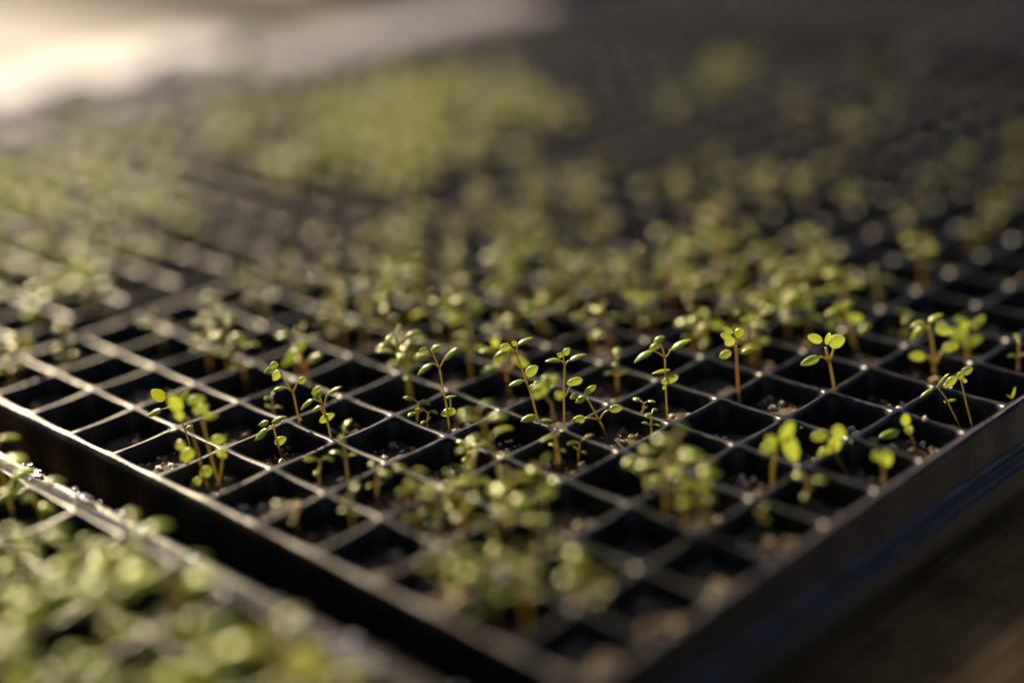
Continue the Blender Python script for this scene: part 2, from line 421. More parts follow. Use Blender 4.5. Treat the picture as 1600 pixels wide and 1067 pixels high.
SOIL_TOP = {}
def tray(x0, y0, nx, ny, sides, label, rows_soil, crumbs, seed, rim_mat=None):
    """sides: profile names for -x, +x, -y, +y"""
    r = random.Random(seed)
    root = empty('plug_tray', (x0, y0, 0), label, 'seedling tray', 'black plug trays on the bench')
    idx = {}; vs = []; fs = []
    def vid(p):
        k = (round(p[0] * 2e5), round(p[1] * 2e5), round(p[2] * 2e5))
        if k not in idx: idx[k] = len(vs); vs.append(p)
        return idx[k]
    nj = {}
    def node(i, j):
        if (i, j) not in nj: nj[(i, j)] = (r.uniform(-.0002, .0002), r.uniform(-.0002, .0002), r.uniform(-.00025, .00025))
        return nj[(i, j)]
    def grid(i, j, u, v):
        a_, b_, c_, d_ = node(i, j), node(i + 1, j), node(i, j + 1), node(i + 1, j + 1)
        return [a_[k] * (1 - u) * (1 - v) + b_[k] * u * (1 - v) + c_[k] * (1 - u) * v + d_[k] * u * v for k in range(3)]
    n4 = 4 * NS
    for j in range(ny):
        for i in range(nx):
            rows = []
            for (ins, rad, dz) in LOOPS:
                row = []
                for (u, v, t) in SIDE_PTS:
                    g = grid(i, j, u, v)
                    X, Y = (u - .5), (v - .5)
                    hw = PITCH / 2 - ins
                    d = rr_dist(X, Y, hw, max(rad, 1e-6)) if rad > 2e-5 else (hw / max(abs(X), abs(Y)))
                    z = dz + sag(t) * (1 if dz > -.005 else .3) + g[2]
                    row.append(vid(((i + .5) * PITCH + X * d + g[0], (j + .5) * PITCH + Y * d + g[1], z)))
                rows.append(row)
            for a_ in range(len(rows) - 1):
                for k in range(n4):
                    k2 = (k + 1) % n4
                    q = (rows[a_][k], rows[a_][k2], rows[a_ + 1][k2], rows[a_ + 1][k])
                    if len(set(q)) > 2: fs.append(tuple(dict.fromkeys(q)))
            fs.append(tuple(rows[-1]))
    mesh_obj('cell_grid', vs, fs, M_plastic, root)
    # rim around the outside
    per = []
    for i in range(nx):
        for s in range(NS): per.append((i, 0, s / NS, 0, s / NS, 2, (0, -1)))
    for j in range(ny):
        for s in range(NS): per.append((nx - 1, j, 1, s / NS, s / NS, 1, (1, 0)))
    for i in range(nx - 1, -1, -1):
        for s in range(NS): per.append((i, ny - 1, 1 - s / NS, 1, s / NS, 3, (0, 1)))
    for j in range(ny - 1, -1, -1):
        for s in range(NS): per.append((0, j, 0, 1 - s / NS, s / NS, 0, (-1, 0)))
    N = len(per); rv = []; rf = []
    for q, (i, j, u, v, t, sd, nn) in enumerate(per):
        g = grid(i, j, u, v)
        bx, by = (i + u) * PITCH + g[0], (j + v) * PITCH + g[1]
        z0 = sag(t) + g[2] - 0.00012
        P = PROF[sides[sd]]; corner = (t == 0 and per[q - 1][5] != sd)
        P2 = PROF[sides[per[q - 1][5]]] if corner else None; n2 = per[q - 1][6] if corner else None
        rv.append((bx, by, z0))
        for k, (o_, dz) in enumerate(P):
            wave = 0.00045 * math.sin(math.pi * t) ** 2 * (1 if 0 < k < 6 else 0)
            ox, oy, z = nn[0] * (o_ / 1000 - wave), nn[1] * (o_ / 1000 - wave), dz / 1000
            if corner:
                ox += n2[0] * P2[k][0] / 1000; oy += n2[1] * P2[k][0] / 1000; z = (z + P2[k][1] / 1000) / 2
                ox *= .9; oy *= .9
            rv.append((bx + ox, by + oy, z0 * FADE[k] + z))
    M_ = len(PROF['plain']) + 1
    for q in range(N):
        q2 = (q + 1) % N
        for k in range(M_ - 1):
            rf.append((q * M_ + k, q * M_ + k + 1, q2 * M_ + k + 1, q2 * M_ + k))
    mesh_obj('rim', rv, rf, rim_mat or M_rim, root)
    # soil
    bags = [MB(), MB()]
    for j in range(ny):
        if not (rows_soil[0] <= j < rows_soil[1]): continue
        for i in range(nx):
            z = SOIL_Z + r.choice([-.0035, -.002, -.001, 0, 0, 0, .0005, .001])
            SOIL_TOP[(round(x0 / PITCH) + i, round(y0 / PITCH + .1) + j)] = z
            o = bpy.data.objects.new('soil_plug', r.choice(soil_me)); COL.objects.link(o); o.parent = root
            o.location = ((i + .5) * PITCH, (j + .5) * PITCH, z); o.rotation_euler = (0, 0, r.choice([0, 1, 2, 3]) * math.pi / 2)
            nc = crumbs(i, j)
            for _ in range(nc):
                x, y = r.uniform(-.0082, .0082), r.uniform(-.0082, .0082)
                big = r.random() < .2
                rad = r.uniform(.0007, .0014) if big else r.uniform(.00025, .0007)
                v, f = icos(rad, r, (.5, 1))
                kind = 1 if r.random() < .26 else 0
                zz = z + 0.0008 * (1 - (x / .0093) ** 2) * (1 - (y / .0093) ** 2) + rad * .4
                bags[kind].add([(p.x + x + (i + .5) * PITCH, p.y + y + (j + .5) * PITCH, p.z + zz) for p in v], f)
    for bag, nm, mt in zip(bags, ('bark_crumbs', 'perlite_grains'), (M_crumb, M_perlite)):
        if bag.v: mesh_obj(nm, bag.v, bag.f, mt, root, smooth=False)['kind'] = 'stuff'
    return root

GX = 1.0; 
main = tray(-4 * PITCH, 0, 12, 24, ('ledge', 'lip', 'plain', 'ledge'),
            'large black plug tray in the middle holding the sharply focused seedlings', (0, 24), lambda i, j: 64 if j < 10 else (16 if j < 16 else 5), 1)
left = tray(-16.8 * PITCH, 0.35 * PITCH, 12, 24, ('ledge', 'plain', 'plain', 'ledge'),
            'blurred black plug tray beyond the middle tray, along the bench rail', (0, 24), lambda i, j: 6, 2)
FY = -(24 + 1.12) * PITCH
front = tray(-4 * PITCH, FY, 12, 24, ('ledge', 'lip', 'plain', 'slope'),
             'black plug tray in the lower left corner full of broad-leaved seedlings', (15, 24), lambda i, j: 10, 3, M_rim_wet)

back = tray(-4 * PITCH, 25.9 * PITCH, 12, 12, ('ledge', 'lip', 'plain', 'plain'),
            'dark empty-looking black tray at upper right, behind the middle tray', (0, 12), lambda i, j: 0, 4)
back2 = tray(-16.8 * PITCH, 26.1 * PITCH, 12, 12, ('ledge', 'plain', 'plain', 'plain'),
             'dark blurred black tray at top centre, farthest from the camera', (0, 12), lambda i, j: 0, 6)

added_tray = tray(-33.8 * PITCH, 31.4 * PITCH, 12, 12, ('ledge', 'plain', 'plain', 'plain'),
             'added black tray on the second bench, darkening the top edge', (0, 0), lambda i, j: 0, 7, M_rim_wet)  # empty tray added with the second bench for its dark tone

# water lying on the ledge of the corner tray
wb = MB(); r = random.Random(5)
def drop(x, y, rx, ry, h, an=0.0):
    vs = []; fs = []; S = 10; Rn = 4
    for a_ in range(Rn + 1):
        ph = a_ / Rn * math.pi / 2
        for k in range(S):
            th = 2 * math.pi * k / S
            px, py = rx * math.cos(ph) * math.cos(th), ry * math.cos(ph) * math.sin(th)
            vs.append((x + px * math.cos(an) - py * math.sin(an), y + px * math.sin(an) + py * math.cos(an), -0.00345 + h * math.sin(ph)))
    for a_ in range(Rn):
        for k in range(S):
            fs.append((a_ * S + k, a_ * S + (k + 1) % S, (a_ + 1) * S + (k + 1) % S, (a_ + 1) * S + k))
    fs.append(tuple(range(S - 1, -1, -1)))
    wb.add(vs, fs)
LY = FY + 24 * PITCH
for _ in range(75):
    s = .00016 + .0007 * r.random() ** 2.5
    yy = LY + (r.uniform(.0035, .0092) if r.random() < .55 else r.uniform(.0085, .0100))
    drop(r.uniform(-4, 8) * PITCH, yy, s * r.uniform(1, 1.8), s, s * .7, r.uniform(0, 3))
for px, py, L in ((142, 772, .0048), (225, 822, .0022), (298, 868, .0018), (60, 735, .002)):
    p = ray(px, py, -.0035); drop(p.x, min(max(p.y, LY + .006), LY + .0085), L, .0011, .0006, 0.05)
tag(mesh_obj('water_droplets', wb.v, wb.f, M_water), kind='stuff')

# a few grains lying on top of the ridges, each a thing too small to pick out alone
gb = MB(); r = random.Random(8)
for px, py, s in ((1405, 638, .0010), (1446, 654, .0009), (1478, 601, .0006), (1486, 606, .0005), (1252, 668, .0004), (470, 655, .0004), (560, 628, .0004), (1330, 690, .0004)):
    p = ray(px, py, 0.0003); v, f = icos(s, r, (.8, 1)); gb.add([q + p for q in v], f)
tag(mesh_obj('spilled_grains', gb.v, gb.f, M_perlite, smooth=False), kind='stuff')

# ------------------------------------------------------------------ seedlings drawn one by one
def cell_of(x, y):
    return math.floor(x / PITCH), math.floor(y / PITCH)
def snap(p, margin=.0042, x0=0.0, y0=0.0):
    """keep a root inside the soil of its cell"""
    i = math.floor((p.x - x0) / PITCH); j = math.floor((p.y - y0) / PITCH)
    cx, cy = x0 + (i + .5) * PITCH, y0 + (j + .5) * PITCH; h = PITCH / 2 - margin
    return Vector((min(max(p.x, cx - h), cx + h), min(max(p.y, cy - h), cy + h), p.z))

ORD = ['zeroth', 'first', 'second', 'third', 'fourth', 'fifth', 'sixth', 'seventh', 'eighth', 'ninth', 'tenth', 'eleventh', 'twelfth']
PLANTS = []
def hero(base, label, stems, leaves, stem_mat=M_stem, r0=.00036, petioles=(), mat=M_leaf, dep=None):
    bx, by = base
    if dep:                                            # the foot is hidden behind a ridge: rooted at this depth
        for _ in range(60):
            dd = pix(ray(bx, by, SOIL_Z))[2] - dep
            by += dd * 3000
        stems[0] = [(bx, by)] + stems[0][1:]
    p0 = ray(bx, by, SOIL_Z)
    ps = snap(p0, .0034)
    s = pix(p0)[2] / FPX
    shift = p0 - ps
    root = empty('seedling', ps, label, 'seedling', 'seedlings growing in the middle tray')
    PLANTS.append((ps, root))
    def P(x, y, d=0.0):
        q = shift + RT * ((x - bx) * s) + Vector((0, 0, (by - y) * s / COSP)) + HT * (d * s)
        return q + Vector((0, 0, d * s * TANP))
    mb = MB()
    for k, st in enumerate(stems):
        pts = [P(*a_) for a_ in st]
        if k == 0: pts = [Vector((0, 0, -.003))] + [pts[0] * .5 - Vector((0, 0, .0003))] + pts[1:]
        n_ = 12 if k == 0 else 7
        path = smooth_path(pts, n_)
        ra = r0 if k == 0 else r0 * .75
        v, f = tube(path, [ra * (1 - .35 * i / n_) for i in range(n_)], 8); mb.add(v, f)
    for st in petioles:
        path = smooth_path([P(*a_) for a_ in st], 6)
        v, f = tube(path, [r0 * .55] * 6, 6); mb.add(v, f)
    mesh_obj('stem', mb.v, mb.f, stem_mat, root)
    for L in leaves:
        x0, y0, x1, y1, w, ar, fc = L[:7]
        d0, d1 = (L[7], L[8]) if len(L) > 8 else (0, rng.uniform(-3, 3))
        lm = L[9] if len(L) > 9 else mat
        B, T = P(x0, y0, d0), P(x1, y1, d1)
        nr = Vector((0, 0, 1)) * (1 - fc) + HT * fc + RT * rng.uniform(-.15, .15)
        v, f = leaf_geo(B, T, nr, w * s, ar * s * .62, 10, 12, round_=.3 if fc > .45 else 0.0, cup=.3)
        o = mesh_obj('leaf', v, f, lm, root)
        if lm is M_leaf_y: o['label'] = 'yellowed leaf'
    return root

hero((705, 668), 'tall slender seedling with reddish stem left of centre, oval lower leaf facing out',
     [[(705, 668), (703, 640), (699, 605), (696, 574)], [(696, 574), (691, 560), (686, 547)]],
     [(686, 566, 661, 584, 13, 6, .25), (703, 562, 728, 543, 13, 4, .3), (682, 546, 667, 544, 11, 2, .4), (684, 547, 703, 540, 13, 3, .45),
      (717, 640, 692, 646, 13, 1, .75, 4, 4), (699, 621, 720, 618, 9, 3, .1)],
     petioles=[[(696, 574), (691, 568), (686, 566)], [(696, 574), (700, 567), (703, 562)], [(706, 648), (709, 632), (709, 621)]], dep=0.446)
hero((1044, 655), 'crisp upright seedling right of centre with two curved wing-like leaves and budding tip',
     [[(1044, 655), (1042, 620), (1041, 590), (1041, 558)], [(1041, 558), (1038, 546), (1035, 536)]],
     [(1023, 546, 993, 564, 15, 7, .2), (1050, 546, 1083, 532, 15, 6, .25), (1035, 536, 1017, 544, 12, 3, .45, 2, 4), (1025, 534, 1042, 525, 13, 3, .35, -4, -5),
      (1050, 577, 1021, 582, 11, 3, .2, -6, -6), (1061, 587, 1034, 597, 13, 2, .65, 5, 6), (1042, 601, 1036, 607, 6, 1, .5, 3, 4)],
     petioles=[[(1041, 558), (1034, 552), (1023, 546)], [(1041, 558), (1046, 553), (1050, 546)]], dep=0.446)
hero((520, 683), 'short crisp seedling left of centre with dimpled leaves and folded front leaf',
     [[(520, 683), (518, 660), (515, 640), (510, 618)]],
     [(500, 621, 478, 638, 11, 5, .3), (511, 632, 496, 640, 10, 2, .3), (506, 657, 531, 645, 12, 2, .7, 5, 5), (521, 616, 546, 603, 10, 3, .3),
      (514, 603, 497, 613, 12, 2, .5, -3, -4), (516, 611, 500, 618, 10, 2, .4, 2, 3)],
     petioles=[[(515, 632), (508, 624), (500, 621)], [(516, 632), (518, 624), (521, 616)], [(516, 652), (512, 642), (509, 634)]], dep=0.443)
hero((470, 637), 'two-armed seedling with orange stem in cell left of the short crisp seedling',
     [[(470, 637), (468, 622), (466, 612)], [(466, 612), (456, 592), (450, 578)], [(466, 612), (473, 600), (477, 594)]],
     [(450, 577, 438, 592, 13, 1, .7), (455, 604, 436, 607, 10, 3, .3), (476, 597, 489, 590, 12, 2, .5), (447, 568, 425, 580, 12, 3, .4), (449, 566, 434, 571, 13, 2, .5)],
     petioles=[[(464, 610), (459, 605), (455, 604)]], dep=0.455)
hero((492, 625), 'red-stemmed seedling with broad overlapping top leaves, behind the two-armed seedling',
     [[(492, 625), (484, 590), (480, 575), (475, 548)]],
     [(475, 545, 452, 561, 15, 2, .5), (472, 546, 488, 533, 14, 3, .45), (487, 565, 513, 554, 15, 4, .4), (470, 556, 444, 570, 13, 3, .4)],
     M_stem_r, .0006, petioles=[[(481, 578), (484, 572), (487, 565)]])
hero((882, 642), 'straight seedling near the centre with two drooping leaves like a small umbrella',
     [[(882, 642), (884, 612), (886, 585), (887, 570)], [(887, 570), (886, 562), (886, 554)]],
     [(883, 563, 857, 563, 12, 6, .2), (894, 563, 922, 555, 12, 5, .25), (886, 554, 896, 544, 11, 2, .45), (885, 556, 876, 552, 10, 2, .4),
      (914, 593, 888, 599, 13, 2, .6, 3, 4)],
     petioles=[[(887, 571), (885, 566), (883, 563)], [(887, 571), (890, 566), (894, 563)], [(884, 622), (892, 607), (897, 598)]], dep=0.449)
hero((800, 626), 'bushy seedling with stout reddish stem at the middle of the photo, behind taller leaning one',
     [[(800, 626), (796, 604), (793, 583)], [(793, 583), (786, 568), (780, 560)], [(793, 583), (803, 572), (815, 562)]],
     [(779, 572, 754, 579, 13, 3, .35), (777, 546, 754, 547, 13, 4, .3), (782, 542, 776, 528, 13, 1, .6), (805, 560, 830, 572, 15, 2, .5), (790, 563, 775, 560, 14, 2, .6), (784, 556, 800, 549, 12, 3, .4)],
     M_stem_r, .00055, petioles=[[(792, 582), (785, 575), (779, 572)], [(780, 560), (779, 552), (777, 546)]])
hero((845, 657), 'tall leaning seedling at the centre with orange tip and curled upper leaves',
     [[(845, 657), (836, 625), (829, 600), (820, 570), (812, 548), (806, 541)]],
     [(802, 545, 780, 554, 13, 5, .25), (806, 538, 788, 542, 13, 2, .6), (816, 537, 842, 527, 11, 4, .25), (809, 538, 815, 531, 9, 1, .5),
      (823, 592, 799, 600, 12, 3, .3), (826, 585, 846, 571, 16, 2, .65, 4, 4), (838, 602, 849, 596, 13, 2, .5), (830, 606, 843, 601, 11, 2, .5)],
     petioles=[[(814, 550), (808, 546), (802, 545)], [(815, 552), (815, 544), (816, 537)], [(829, 601), (826, 595), (823, 592)]], dep=0.449)
hero((842, 690), 'low seedling with one gleaming white-tipped leaf just in front of the leaning one',
     [[(842, 690), (842, 684), (841, 676)]],
     [(839, 648, 815, 656, 14, 2, .4), (842, 659, 865, 657, 12, 3, .25)],
     petioles=[[(841, 678), (835, 660), (829, 652)], [(842, 678), (846, 670), (848, 660)]])
hero((950, 690), 'forked yellow-green seedling leaning left with pale upper leaves, right of centre gap',
     [[(950, 690), (943, 667), (937, 655)], [(937, 655), (929, 638), (920, 620)]],
     [(916, 651, 894, 655, 15, 2, .5), (953, 639, 975, 637, 14, 3, .5), (915, 613, 935, 600, 11, 2, .5), (917, 616, 901, 626, 13, 2, .4), (905, 612, 893, 619, 12, 2, .3)],
     M_stem_g, .00046, petioles=[[(937, 655), (926, 651), (915, 651)], [(938, 655), (944, 645), (953, 639)]])
hero((870, 700), 'blurred seedling with one raised pointed leaf, tucked among the central seedlings',
     [[(870, 700), (868, 640), (862, 622)], [(862, 622), (852, 612), (846, 606)]],
     [(838, 618, 879, 584, 18, 2, .6, 6, 8), (850, 600, 838, 606, 12, 3, .3), (862, 605, 858, 588, 10, 3, .3), (866, 585, 852, 590, 10, 4, .1), (874, 620, 886, 612, 13, 2, .5)], M_stem_g, dep=.428)
hero((1150, 606), 'red-stemmed seedling with one bright yellow leaf, standing alone right of centre',
     [[(1150, 606), (1152, 580), (1151, 560), (1149, 532)]],
     [(1144, 527, 1126, 522, 14, 2, .5), (1147, 528, 1133, 538, 16, 1, .7), (1149, 527, 1160, 514, 14, 1, .7, 3, 3, M_leaf_y), (1143, 549, 1124, 556, 14, 3, .5),
      (1158, 551, 1179, 546, 12, 3, .4), (1146, 520, 1128, 510, 12, 3, .4)], M_stem_r, .00055, dep=0.459)
hero((1300, 604), 'orange-stemmed seedling with one round leaf and shiny low left leaf',
     [[(1300, 604), (1297, 577), (1291, 557), (1288, 542)], [(1294, 563), (1298, 552), (1300, 543)]],
     [(1279, 556, 1249, 567, 15, 3, .45), (1283, 532, 1259, 523, 15, 2, .65), (1292, 538, 1317, 529, 22, 1, .75, 2, 2), (1289, 538, 1293, 519, 9, 1, .5)],
     M_stem, .0005, petioles=[[(1294, 566), (1287, 558), (1279, 556)]], dep=0.456)
hero((1344, 562), 'leafy seedling with drooping leaves behind the round-leaved seedling',
     [[(1344, 562), (1332, 532), (1326, 506), (1318, 485)]],
     [(1311, 494, 1291, 512, 14, 4, .4), (1310, 482, 1288, 491, 13, 3, .3), (1321, 498, 1348, 497, 17, 2, .65), (1340, 522, 1359, 507, 13, 3, .4), (1314, 482, 1330, 470, 12, 3, .4), (1322, 478, 1300, 474, 13, 3, .4)],
     M_stem, .0005)
hero((1460, 592), 'sturdy seedling with thick brown foot and five glossy leaves, far right',
     [[(1460, 592), (1458, 562), (1453, 532), (1447, 508)], [(1459, 572), (1464, 560), (1471, 548)], [(1458, 570), (1452, 560), (1448, 556)]],
     [(1443, 507, 1420, 532, 15, 6, .3), (1441, 503, 1419, 509, 13, 4, .3), (1446, 503, 1469, 492, 13, 4, .3), (1445, 556, 1419, 554, 15, 2, .65),
      (1470, 546, 1496, 539, 15, 2, .6), (1456, 513, 1486, 520, 17, 2, .6, 4, 4)], M_stem, .00055)
hero((1512, 566), 'dense leafy seedling just behind the sturdy seedling at far right',
     [[(1512, 566), (1511, 540), (1509, 515)]],
     [(1507, 522, 1484, 528, 16, 3, .5), (1506, 502, 1486, 497, 14, 3, .4), (1508, 512, 1500, 498, 14, 2, .5), (1503, 541, 1535, 526, 14, 3, .5), (1512, 512, 1534, 500, 13, 3, .5), (1512, 520, 1482, 515, 16, 3, .5), (1524, 508, 1533, 494, 11, 2, .4)],
     M_stem_g, .0006)
hero((1500, 666), 'spindly seedling with bent thread-like stem and narrow leaves beside the right rim',
     [[(1500, 666), (1484, 637), (1476, 621), (1461, 601)]],
     [(1455, 604, 1434, 618, 7, 3, .3), (1461, 602, 1478, 581, 6, 3, .3), (1478, 625, 1492, 623, 6, 1, .4), (1476, 627, 1472, 624, 4, 0, .4)], M_stem_g, .00030)
hero((1519, 665), 'thin straight seedling with clustered tip leaves beside the bent thread-like seedling',
     [[(1519, 665), (1508, 630), (1500, 602), (1497, 590)]],
     [(1490, 586, 1473, 603, 13, 3, .5), (1498, 582, 1515, 573, 13, 2, .5), (1500, 592, 1508, 594, 8, 1, .5), (1492, 590, 1500, 579, 11, 1, .5)], M_stem_g, .00030)
hero((304, 716), 'thin seedling with one bright yellow heart-shaped leaf at left',
     [[(304, 716), (298, 682), (290, 652), (282, 628), (272, 612)]],
     [(271, 622, 252, 606, 19, 1, .8, 0, 0, M_leaf_y), (264, 636, 239, 646, 14, 3, .3), (288, 668, 269, 673, 8, 2, .3), (296, 668, 309, 664, 8, 2, .3)], M_stem_g, .0003,
     petioles=[[(282, 630), (273, 634), (264, 636)]])
hero((330, 772), 'leaning many-leaved seedling nearest the front left rim',
     [[(330, 772), (322, 738), (318, 702), (310, 650)]],
     [(298, 640, 289, 613, 22, 1, .8), (300, 620, 317, 607, 12, 2, .5), (312, 624, 341, 620, 16, 3, .5), (322, 640, 344, 631, 14, 2, .6), (304, 650, 292, 640, 14, 1, .6), (312, 700, 290, 715, 20, 2, .6), (300, 690, 284, 694, 16, 2, .7), (318, 745, 298, 760, 14, 2, .6)],
     M_stem, .00032)
hero((347, 768), 'slim seedling with paired stems and small flat leaves, right of the many-leaved one',
     [[(347, 768), (340, 732), (335, 692), (332, 655)], [(345, 752), (352, 725), (356, 706)]],
     [(332, 648, 346, 642, 14, 2, .6), (336, 650, 358, 646, 11, 2, .4), (339, 687, 364, 683, 16, 2, .6), (330, 643, 320, 634, 11, 2, .4), (347, 701, 361, 713, 12, 2, .6), (336, 730, 316, 740, 18, 2, .6)],
     M_stem, .0004)
hero((442, 718), 'small seedling with tan stem in third cell from the front left rim',
     [[(442, 718), (437, 692), (433, 662)]],
     [(424, 668, 401, 686, 15, 4, .35), (431, 658, 456, 650, 13, 3, .35), (427, 657, 410, 661, 12, 2, .4), (432, 692, 451, 683, 14, 2, .6)], M_stem, .0004,
     petioles=[[(434, 664), (429, 664), (424, 668)]])
hero((1582, 628), 'tiny two-bladed grass sprout by the right rim at the photo edge',
     [[(1582, 628), (1582, 620)]], [(1582, 622, 1571, 616, 4, 1, .3), (1581, 622, 1585, 604, 4, 1, .5)], M_stem_g, .0002)
hero((1207, 762), 'blurred seedling with hanging yellow-green leaf, front right part of the tray',
     [[(1207, 762), (1207, 732), (1212, 700)]],
     [(1212, 690, 1187, 703, 18, 3, .5), (1222, 690, 1236, 657, 20, 2, .8), (1228, 680, 1243, 722, 24, 2, .9), (1214, 690, 1196, 680, 16, 3, .5)], M_stem, .00055, mat=M_leaf)
hero((1325, 742), 'blurred seedling with slanted green stem, second cell from the right rim',
     [[(1325, 742), (1306, 712), (1299, 690)]],
     [(1292, 674, 1266, 680, 17, 3, .5), (1298, 670, 1320, 676, 22, 3, .7), (1296, 698, 1277, 712, 16, 2, .6), (1305, 680, 1302, 706, 20, 2, .9)], M_stem_g, .00045, mat=M_leaf)
hero((1381, 760), 'small blurred seedling with hanging leaf in the cell beside the right rim',
     [[(1381, 760), (1380, 740), (1378, 712)]],
     [(1375, 706, 1360, 713, 15, 2, .5), (1378, 706, 1388, 728, 22, 1, .9), (1378, 704, 1392, 706, 14, 2, .5)], M_stem_g, .00045, mat=M_leaf)
hero((1432, 710), 'slender blurred seedling with long horizontal leaf beside the right rim',
     [[(1432, 710), (1426, 690), (1416, 665)]],
     [(1413, 664, 1412, 644, 14, 1, .8), (1416, 664, 1423, 678, 14, 1, .8), (1404, 671, 1372, 680, 15, 3, .4), (1372, 682, 1345, 690, 14, 2, .4)], M_stem_g, .00035, mat=M_leaf)

# ------------------------------------------------------------------ seedling kinds copied in number
def make_kind(seed, h, pairs, llen, wid, mats, smat, r0, droop=.25, roundness=0.2, face=0.0):
    """returns list of (name, mesh) in local space, root at the soil"""
    r = random.Random(seed); out = []
    mb = MB()
    lean = Vector((r.uniform(-.16, .16), r.uniform(-.16, .16), 0))
    def at(t): return Vector((lean.x * h * t * t, lean.y * h * t * t, h * t))
    path = [Vector((0, 0, -.003))] + [at(i / 8) for i in range(9)]
    v, f = tube(path, [r0 * (1 - .04 * i) for i in range(10)], 7); mb.add(v, f)
    leaves = []
    a0 = r.uniform(0, 6.28)
    for k in range(pairs):
        t = .45 + .55 * (k + .4 * r.random()) / max(pairs - 1, 1) if pairs > 1 else .95
        t = min(t, 1.0)
        an = a0 + k * math.pi / 2 + r.uniform(-.3, .3)
        sc = (.75 if k == 0 else 1.0) * (.6 if k == pairs - 1 and pairs > 2 else 1.0)
        for s in (0, 1):
            d = an + s * math.pi + r.uniform(-.25, .25)
            dv = Vector((math.cos(d), math.sin(d), 0))
            st = at(t); el = r.uniform(.25, .9)
            pl = llen * r.uniform(.35, .7) * sc
            q = st + dv * pl * .8 + Vector((0, 0, pl * el))
            L = llen * sc * r.uniform(.8, 1.2)
            tip = q + dv * L + Vector((0, 0, L * r.uniform(-.45, .25)))
            v, f = tube([st, st.lerp(q, .5) + Vector((0, 0, -.0003)), q], [r0 * .55] * 3, 5); mb.add(v, f)
            nr = Vector((r.uniform(-.65, .65), r.uniform(-.65, .65), 1)) + HT * face * r.random()
            leaves.append((leaf_geo(q, tip, nr, L * wid * r.uniform(.85, 1.1), L * droop * r.uniform(.3, .7), 7, 10, roundness, .34), r.choice(mats)))
    def mk(name, geo, mat):
        me = bpy.data.meshes.new(name); me.from_pydata([tuple(x) for x in geo[0]], [], geo[1]); me.materials.append(mat)
        me.polygons.foreach_set('use_smooth', [True] * len(me.polygons)); return me
    out.append(('stem', mk('stem', (mb.v, mb.f), smat)))
    for g, m_ in leaves: out.append(('leaf', mk('leaf', g, m_)))
    return out
K_small = [make_kind(100 + i, .0095 + .001 * i, 2, .0036, .52, [M_leaf], M_stem_g if i % 2 else M_stem, .0004) for i in range(4)]
K_mid = [make_kind(200 + i, .015 + .0012 * i, 3, .0052, .54, [M_leaf], M_stem_g if i % 3 else M_stem, .00038, .25, .2, .2) for i in range(6)]
K_tall = [make_kind(300 + i, .020 + .001 * i, 4, .0054, .54, [M_leaf], (M_stem_g, M_stem, M_stem_r)[i % 3], .00042, .25, .2, .2) for i in range(5)]
K_broad = [make_kind(400 + i, .017 + .0022 * i, 3, .0078 + .0008 * i, .62, [M_leaf_b], M_stem_g, .0007, .3, .5) for i in range(5)]
K_lime = [make_kind(500 + i, .014 + .0015 * i, 3, .0080, .70, [M_leaf_l], M_stem_g, .0006, .3, .7) for i in range(5)]
K_broad_low = [make_kind(700 + i, .012 + .0015 * i, 3, .0072, .66, [M_leaf_b], M_stem_g, .0006, .3, .5) for i in range(4)]
K_ochre = [make_kind(800, .017, 4, .0052, .55, [M_leaf_y], M_stem_r, .0004)]
K_far = [make_kind(600 + i, .015 + .0015 * i, 4, .0064, .62, [M_leaf_b, M_leaf, M_leaf_b], M_stem_g, .0005, .3, .4) for i in range(5)]

SEED = []                                        # (root position, kinds, scale, tray, wish label)
rs = random.Random(77)
def plant_px(px, py, kinds, scale=1.0, which='main', lab=None):
    p = ray(px, py, SOIL_Z)
    if which == 'main': p.x = min(max(p.x, -3.7 * PITCH), 7.7 * PITCH); p.y = max(p.y, .3 * PITCH)
    if which == 'front': p.x = min(max(p.x, -3.7 * PITCH), 7.7 * PITCH); p.y = min(p.y, FY + 23.7 * PITCH)
    p = snap(p) if which == 'main' else (snap(p, .0042, -4 * PITCH, FY) if which == 'front' else snap(p, .0042, -16.8 * PITCH, .35 * PITCH))
    SEED.append((p, kinds, scale * (.94 if which == 'front' else 1.0), which, lab))
